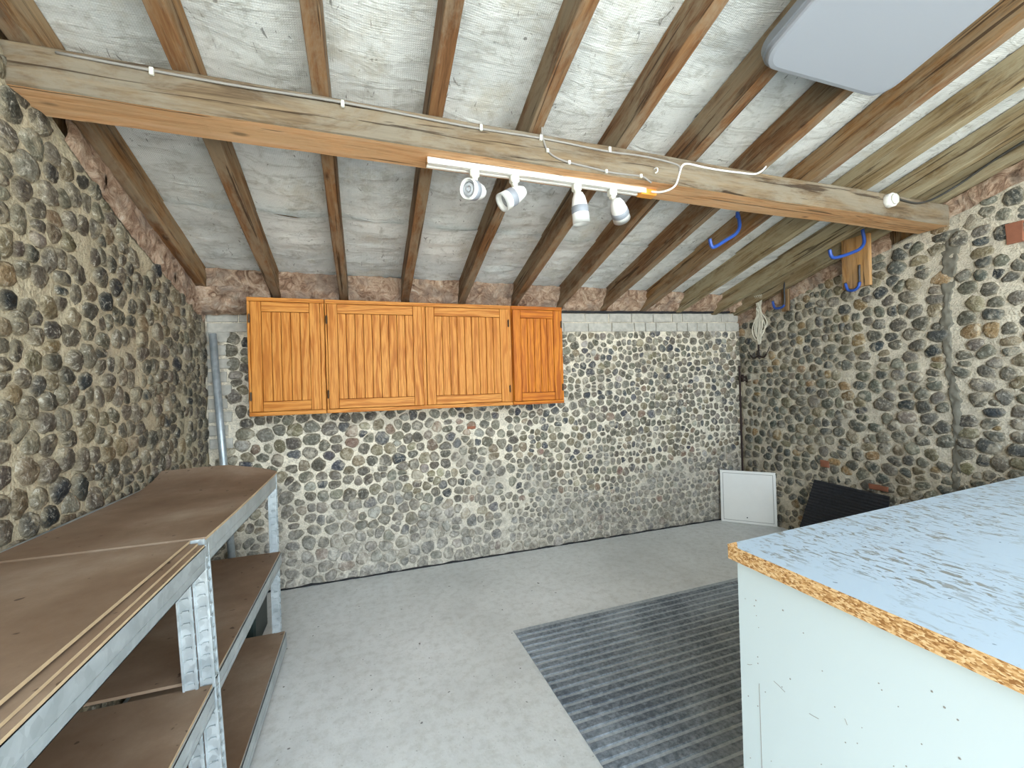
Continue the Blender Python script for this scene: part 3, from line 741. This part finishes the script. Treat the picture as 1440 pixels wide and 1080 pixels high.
ch = MB().add([(-.0185, .0105, .9022), (.012, .0125, .9022), (.004, .003, .9024), (-.0185, -.02, .9022), (-.0185, .0105, .899), (.012, .0125, .899), (-.0185, -.02, .899)], [[3, 2, 1, 0], [0, 1, 5, 4], [3, 0, 4, 6]]).build('chipped_corner', 'chip', ct)

# ------------------------------------------------------------------ white panel and black board leaning by the right corner
A = Vector((3.070, 3.155, 0.0)); B = Vector((3.375, 2.835, 0.0)); hx = (B-A).normalized(); Lx = (B-A).length
back = Vector((hx.y*-1, hx.x, 0)).normalized()
if back.dot(Vector((1, 1, 0))) < 0: back = -back
wp = empty('white_panel', A, 'small white framed panel leaning in the far right corner', 'panel')
upv = (Vector((0, 0, 1))+back*.05).normalized(); nv_ = hx.cross(upv).normalized()
wp.matrix_world = Matrix(((hx.x, nv_.x, upv.x, A.x), (hx.y, nv_.y, upv.y, A.y), (hx.z, nv_.z, upv.z, .002), (0, 0, 0, 1)))
sgn = -1 if nv_.dot(Vector((0, 0, 0))-A) < 0 else 1        # side facing the camera
Hp = .468
f_ = MB().box(0, Lx, -.006, .006, 0, Hp, bev=.002).build('sheet', 'white', wp)
yy = .0065*sgn
g = MB()
for b in ((.022, Lx-.022, .022, .025), (.022, Lx-.022, Hp-.025, Hp-.022), (.022, .025, .022, Hp-.022), (Lx-.025, Lx-.022, .022, Hp-.022)):
    g.box(b[0], b[1], min(yy, yy*1.25), max(yy, yy*1.25), b[2], b[3])
g.build('inset_line', 'grey_cable', wp)
MB().lathe([(.005, 0), (.005, .004), (.002, .008)], 10, origin=(Lx*.48, yy, .055), d=(0, sgn, 0)).build('knob', 'black', wp)

# black ribbed board leaning on the right wall
c4 = [Vector((3.31, 2.44, .50)), Vector((3.34, 1.95, .478)), Vector((3.23, 1.95, .0)), Vector((3.23, 2.55, .0))]
hx = (c4[1]-c4[0]).normalized()
nb = (c4[3]-c4[0]).cross(hx).normalized()
if nb.x > 0: nb = -nb
m = MB(); nr = 22; V = []; F = []
for i in range(nr*2+1):
    t = i/(nr*2); a = c4[0].lerp(c4[3], t); b = c4[1].lerp(c4[2], t); o_ = nb*(.010 if i % 2 else .006)
    V += [a+o_, b+o_, a-nb*.004, b-nb*.004]
    if i:
        k = 4*i
        F += [[k-4, k-3, k+1, k], [k-1, k-2, k+2, k+3], [k-4, k, k+2, k-2], [k-3, k-1, k+3, k+1]]
F += [[0, 2, 3, 1], [len(V)-4, len(V)-3, len(V)-1, len(V)-2]]
thing_mesh(MB().add(V, F), 'rubber_sheet', 'rubber_black', 'black ribbed rubber sheet leaning against the right wall behind the counter', 'mat')
thing_mesh(MB().box(3.345, 3.375, 1.45, 1.86, 0, .42, bev=.004), 'grey_board', 'cement', 'low grey board standing against the right wall beyond the worktop', 'board')

# ------------------------------------------------------------------ track light under the beam
tl = empty('track_light', (.25, 1.692, BZ0-.002), 'white track light with four spotlights under the roof beam', 'light')
TL = 1.03
r = MB(); r.box(0, TL-.03, -.023, .023, -.004, 0); r.box(0, TL-.03, -.023, -.009, -.022, -.004, bev=.001); r.box(0, TL-.03, .010, .023, -.022, -.004, bev=.001); r.box(0, TL-.07, -.004, .004, -.020, -.004)
r.build('rail', 'white', tl)
MB().box(.002, TL-.032, -.0088, .0098, -.0078, -.0042).build('slot', 'slot', tl)
MB().box(-.002, .0, -.023, .023, -.022, 0).build('end_cap', 'pad', tl)
e = MB().box(TL-.055, TL+.03, -.020, .024, -.028, 0, bev=.003, R=Matrix.Identity(4)).build('feed_connector', 'orange', tl)
e['label'] = 'orange feed connector'
def spot(x, d, piv, off, L=.098, R=.035):
    d = Vector(d).normalized()
    ad = MB(); ad.box(x-.019, x+.019, -.017, .017, -.050, -.016, bev=.006); ad.box(x-.012, x+.012, -.012, .012, -.062, -.048, bev=.004)
    c = Vector((x, 0, 0))+Vector(off)                       # centre of the lamp body
    back = c-d*L*.5
    prof = [(.008, 0), (.019, .006), (.027, .022), (.032, .045), (.0345, .070), (.036, L)]
    prof = [(q*R/.036, z*L/.098) for q, z in prof]
    sp = MB().lathe(prof+[(R*.90, L), (R*.84, L-.006), (R*.80, L-.02), (R*.2, L-.03)], 28, origin=back, d=d).build('spotlight', 'white', tl, True)
    band = MB().lathe([(R*.945, L*.55), (R*.975, L*.56), (R*1.0, L*.80), (R*.97, L*.81)], 28, origin=back, d=d, cap=False).build('band', 'led', sp, True)
    MB().lathe([(R*.80, L-.012), (R*.78, L-.009)], 24, origin=back, d=d).build('lens', 'glass', sp, True)
    ri = MB()
    for rr in (.72, .34):
        ri.lathe([(R*rr, L-.0085), (R*rr, L-.006), (R*(rr-.1), L-.006), (R*(rr-.1), L-.0085)], 24, origin=back, d=d, cap=False)
    ri.build('reflector_ring', 'grey_metal', sp, True)
    ad.tube([(x, 0, -.060), (x+.002, 0, -.068), tuple(Vector((x, 0, 0)).lerp(c, .72)+Vector((0, 0, .004)))], .006, 8)
    ad.build('adapter', 'cream', sp)
spot(.190, (-.80, -.55, -.16), None, (0.004, 0, -.100), L=.100, R=.040)
spot(.362, (-.72, -.05, -.46), None, (.000, 0, -.100), L=.112, R=.038)
spot(.652, (.10, .02, -1), None, (.012, 0, -.108), L=.118, R=.038)
spot(.832, (.56, .50, -.48), None, (.032, 0, -.104), L=.104, R=.040)

# ------------------------------------------------------------------ cables on the beam
fy = BY0-.004
def pc(pts): return [(x, y, z) for x, y, z in pts]
m = MB(); m.tube(pc([(-.83, fy, 2.312), (-.4, fy, 2.305), (-.05, fy, 2.31), (.4, fy, 2.300), (.72, fy, 2.303), (1.0, fy, 2.295), (1.2, fy, 2.300), (1.37, fy, 2.288), (1.383, fy, 2.26)]), .0045, 6, smoothpts=6)
g_ = thing_mesh(m, 'cable', 'grey_cable', 'grey cable clipped along the upper edge of the roof beam', 'cable', smooth=True)
for x in (-.6, -.05, .45, .70, 1.02): MB().box(x-.006, x+.006, fy-.007, fy+.004, 2.292, 2.316, bev=.002).build('clip', 'cream', g_)
m = MB(); m.tube(pc([(.705, 1.60, 2.345), (.708, fy, 2.315), (.725, fy, 2.262), (.76, fy, 2.236), (.82, fy, 2.222), (.92, fy, 2.214), (1.02, fy, 2.206), (1.12, fy, 2.208), (1.18, fy, 2.209), (1.215, fy, 2.195), (1.228, fy-.002, 2.186)]), .0042, 6, smoothpts=6)
g_ = thing_mesh(m, 'cable', 'grey_cable', 'thin grey cable curving down the beam face to the track light', 'cable', smooth=True)
for (x, z) in ((.728, 2.256), (.825, 2.221), (1.00, 2.207), (1.175, 2.210)): MB().box(x-.006, x+.006, fy-.007, fy+.004, z-.008, z+.008, bev=.002).build('clip', 'cream', g_)
m = MB(); m.tube(pc([(1.27, 1.66, 2.176), (1.30, 1.63, 2.165), (1.33, 1.602, 2.170), (1.365, fy, 2.20), (1.385, fy, 2.25), (1.40, fy, 2.285), (1.43, fy, 2.300), (1.52, fy, 2.297), (1.62, fy, 2.296), (1.74, fy, 2.300), (1.83, fy, 2.305), (1.88, fy, 2.325), (1.905, 1.60, 2.35)]), .0048, 6, smoothpts=6)
thing_mesh(m, 'cable', 'white_cable', 'white cable looping from the track light up onto the beam', 'cable', smooth=True)
m = MB(); y0, y1 = .75, 1.60
m.tube([(3.322, y0, under(y0)+.075), (3.322, 1.1, under(1.1)+.068), (3.322, 1.35, under(1.35)+.06), (3.30, 1.55, under(1.55)+.02), (3.10, 1.600, 2.30), (2.86, 1.600, 2.305)], .006, 6, smoothpts=6)
thing_mesh(m, 'cable', 'dark_cable', 'dark cable running along the last rafter at the right wall', 'cable', smooth=True)
dt = empty('junction_box', (2.817, BY0, 2.28), 'round white junction box on the right end of the roof beam', 'junction box')
MB().lathe([(.034, -.002), (.038, .004), (.038, .032), (.034, .036)], 20, d=(0, -1, 0)).build('base', 'white', dt, True)
MB().lathe([(.030, .036), (.028, .046), (.012, .048)], 20, d=(0, -1, 0)).build('cover', 'cream', dt, True)
thing_mesh(MB().tube([(1.247, fy+.006, 2.250), (1.247, fy-.012, 2.250), (1.250, fy-.020, 2.243), (1.250, fy-.016, 2.232), (1.246, fy-.008, 2.230)], .003, 8, smoothpts=4), 'cup_hook', 'white', 'tiny white cup hook on the face of the roof beam', 'hook', smooth=True)

# ------------------------------------------------------------------ blue storage hooks
def jhook(pts, sleeve, label, r=.009, loc=None):
    P = [Vector(p) for p in pts]; o = P[0]; h = empty('storage_hook', o, label, 'hook')
    sp = [p-o for p in spline(P, 6)]; k = int(sleeve*(len(sp)-1))
    if k: MB().tube(sp[:k+1], r*.72, 8).build('shank', 'dark_steel', h, True)
    MB().tube(sp[k:], r, 10).build('vinyl_sleeve', 'blue', h, True)
    MB().lathe([(r*1.05, -.002), (r*.8, .006)], 10, origin=sp[-1], d=(sp[-1]-sp[-2])).build('tip', 'dark_steel', h, True)
jhook([(2.14, 2.0, under(2.0)+.03), (2.142, 2.0, 2.30), (2.155, 2.0, 2.225), (2.125, 2.0, 2.175), (2.05, 2.0, 2.13), (1.965, 2.0, 2.083), (1.938, 2.0, 2.085), (1.926, 2.0, 2.125)], 0, 'blue sleeved storage hook under the rafters left of the mounting board', .0105)
jhook([(3.155, 1.95, under(1.95)+.02), (3.159, 1.95, 2.263), (3.17, 1.95, 2.193), (3.13, 1.95, 2.145), (3.04, 1.95, 2.108), (2.90, 1.95, 2.068), (2.855, 1.95, 2.075), (2.842, 1.95, 2.115)], 0, 'blue sleeved storage hook just below the beam in front of the mounting board', .0105)
jhook([(3.286, 2.056, 2.075), (3.283, 2.057, 2.04), (3.283, 2.057, 1.955), (3.283, 2.07, 1.92), (3.283, 2.10, 1.905), (3.283, 2.135, 1.917), (3.283, 2.15, 1.965)], .35, 'blue sleeved storage hook screwed to the orange mounting board', .0095)
jhook([(3.335, 2.66, 2.10), (3.325, 2.66, 2.05), (3.325, 2.66, 1.945), (3.325, 2.672, 1.903), (3.325, 2.715, 1.892), (3.325, 2.755, 1.905), (3.325, 2.770, 1.96)], .45, 'blue sleeved storage hook on a thin batten beside the hanging rope', .0095)
def wallboard(name, y0, y1, z0, z1, x0, x1, mat, label):
    o = link(name, board_mesh(x1-x0, y1-y0, z1-z0, 8, .001, .003, 5), None, mat); o.location = ((x0+x1)/2, (y0+y1)/2, (z0+z1)/2); return tag(o, label, 'board')
wallboard('mounting_board', 2.00, 2.18, 1.925, 2.28, 3.295, 3.325, 'pad', 'orange wooden mounting board high on the right wall, carrying a blue hook')
wallboard('batten', 2.635, 2.70, 1.86, 2.04, 3.338, 3.360, 'rafter_dark', 'thin dark wooden batten high on the right wall beside the hanging rope')

# ------------------------------------------------------------------ rope and grapnel
rng = random.Random(12); X0 = 3.345
rp = MB()
top = Vector((X0-.005, 2.92, 1.95))
for k in range(5):
    w = rng.uniform(.012, .032); rp.tube([top+Vector((0, (k-2)*.006, -.02)), top+Vector((-.006, -w*.6+(k-2)*.012, .055)), top+Vector((-.008, (k-2)*.018, .095)), top+Vector((-.004, w*.6+(k-2)*.012, .05)), top+Vector((0, (k-2)*.005, -.02))], .0045, 5, smoothpts=5)
rp.tube([top+Vector((-.012, .016*math.cos(a*.9), -.0+.012*math.sin(a*1.3)-.004*a)) for a in range(10)], .0045, 5, smoothpts=3)
for k in range(9):
    L_ = rng.uniform(.16, .33); w = rng.uniform(.02, .085)*(1 if k % 2 else -1); y0 = (k-4)*.003
    rp.tube([top+Vector((0, y0, -.02)), top+Vector((-.006, w*.5, -L_*.35)), top+Vector((-.008, w*1.1, -L_*.7)), top+Vector((-.01, w*.5, -L_)), top+Vector((-.008, -w*.15, -L_*.75)), top+Vector((-.004, y0*2, -L_*.3)), top+Vector((0, y0, -.02))], .0042, 5, smoothpts=6)
for k in range(3): rp.tube([top+Vector((-.004, k*.007, -.02)), top+Vector((-.008, .008-k*.01, -.2)), top+Vector((-.009, .012-k*.012, -.33)), top+Vector((-.010, .0+k*.006, -.36+k*.02))], .0042, 5, smoothpts=6)
thing_mesh(rp, 'rope_hank', 'rope', 'pale tangled rope hank hanging high in the far right corner', 'rope', smooth=True)
gp = empty('grapnel', (X0-.030, 2.915, 1.50), 'small dark iron grapnel with curved prongs hanging below the rope', 'hook')
MB().tube([(0, 0, .0), (0, 0, .105)], .007, 8).build('shank', 'iron', gp)
for s in (-1, 1): MB().tube([(0, 0, .005), (-.004, s*.05, -.012), (-.006, s*.085, .02), (-.006, s*.115, .075)], [.007]*14+[.003]*8, 8, smoothpts=7).build('prong', 'iron', gp, True)

# ------------------------------------------------------------------ square ceiling light under the rafters
ly = .86; lp = empty('ceiling_light', (1.672, ly, under(ly)-.001), 'large square frosted ceiling light with rounded corners, unlit, near the camera', 'light', rot=(-th, 0, 0))
def rrect(w, h, r, n=8):
    out = []
    for cx, cy, a0 in ((w-r, h-r, 0), (-w+r, h-r, 90), (-w+r, -h+r, 180), (w-r, -h+r, 270)):
        for k in range(n+1):
            a = math.radians(a0+90*k/n); out.append((cx+r*math.cos(a), cy+r*math.sin(a)))
    return out
def stack(levels, name, mat, parent, smooth=True):
    V = []; F = []; n = len(levels[0][0])
    for pts, z in levels: V += [(x, y, z) for x, y in pts]
    for i in range(len(levels)-1):
        for k in range(n): F.append([i*n+k, (i+1)*n+k, (i+1)*n+(k+1) % n, i*n+(k+1) % n])
    F.append([k for k in range(n)]); F.append([(len(levels)-1)*n+k for k in range(n)][::-1])
    return link(name, mesh(V, F), parent, mat, False)
h_ = .33
stack([(rrect(h_-.01, h_-.01, .07), 0), (rrect(h_, h_, .08), -.012), (rrect(h_, h_, .08), -.040), (rrect(h_-.006, h_-.006, .075), -.044)], 'frame', 'led_rim', lp)
stack([(rrect(h_-.005, h_-.005, .077), -.040), (rrect(h_-.006, h_-.006, .076), -.056), (rrect(h_-.010, h_-.010, .073), -.062), (rrect(h_-.022, h_-.022, .066), -.065)], 'diffuser', 'led', lp)
bpy.context.view_layer.update()
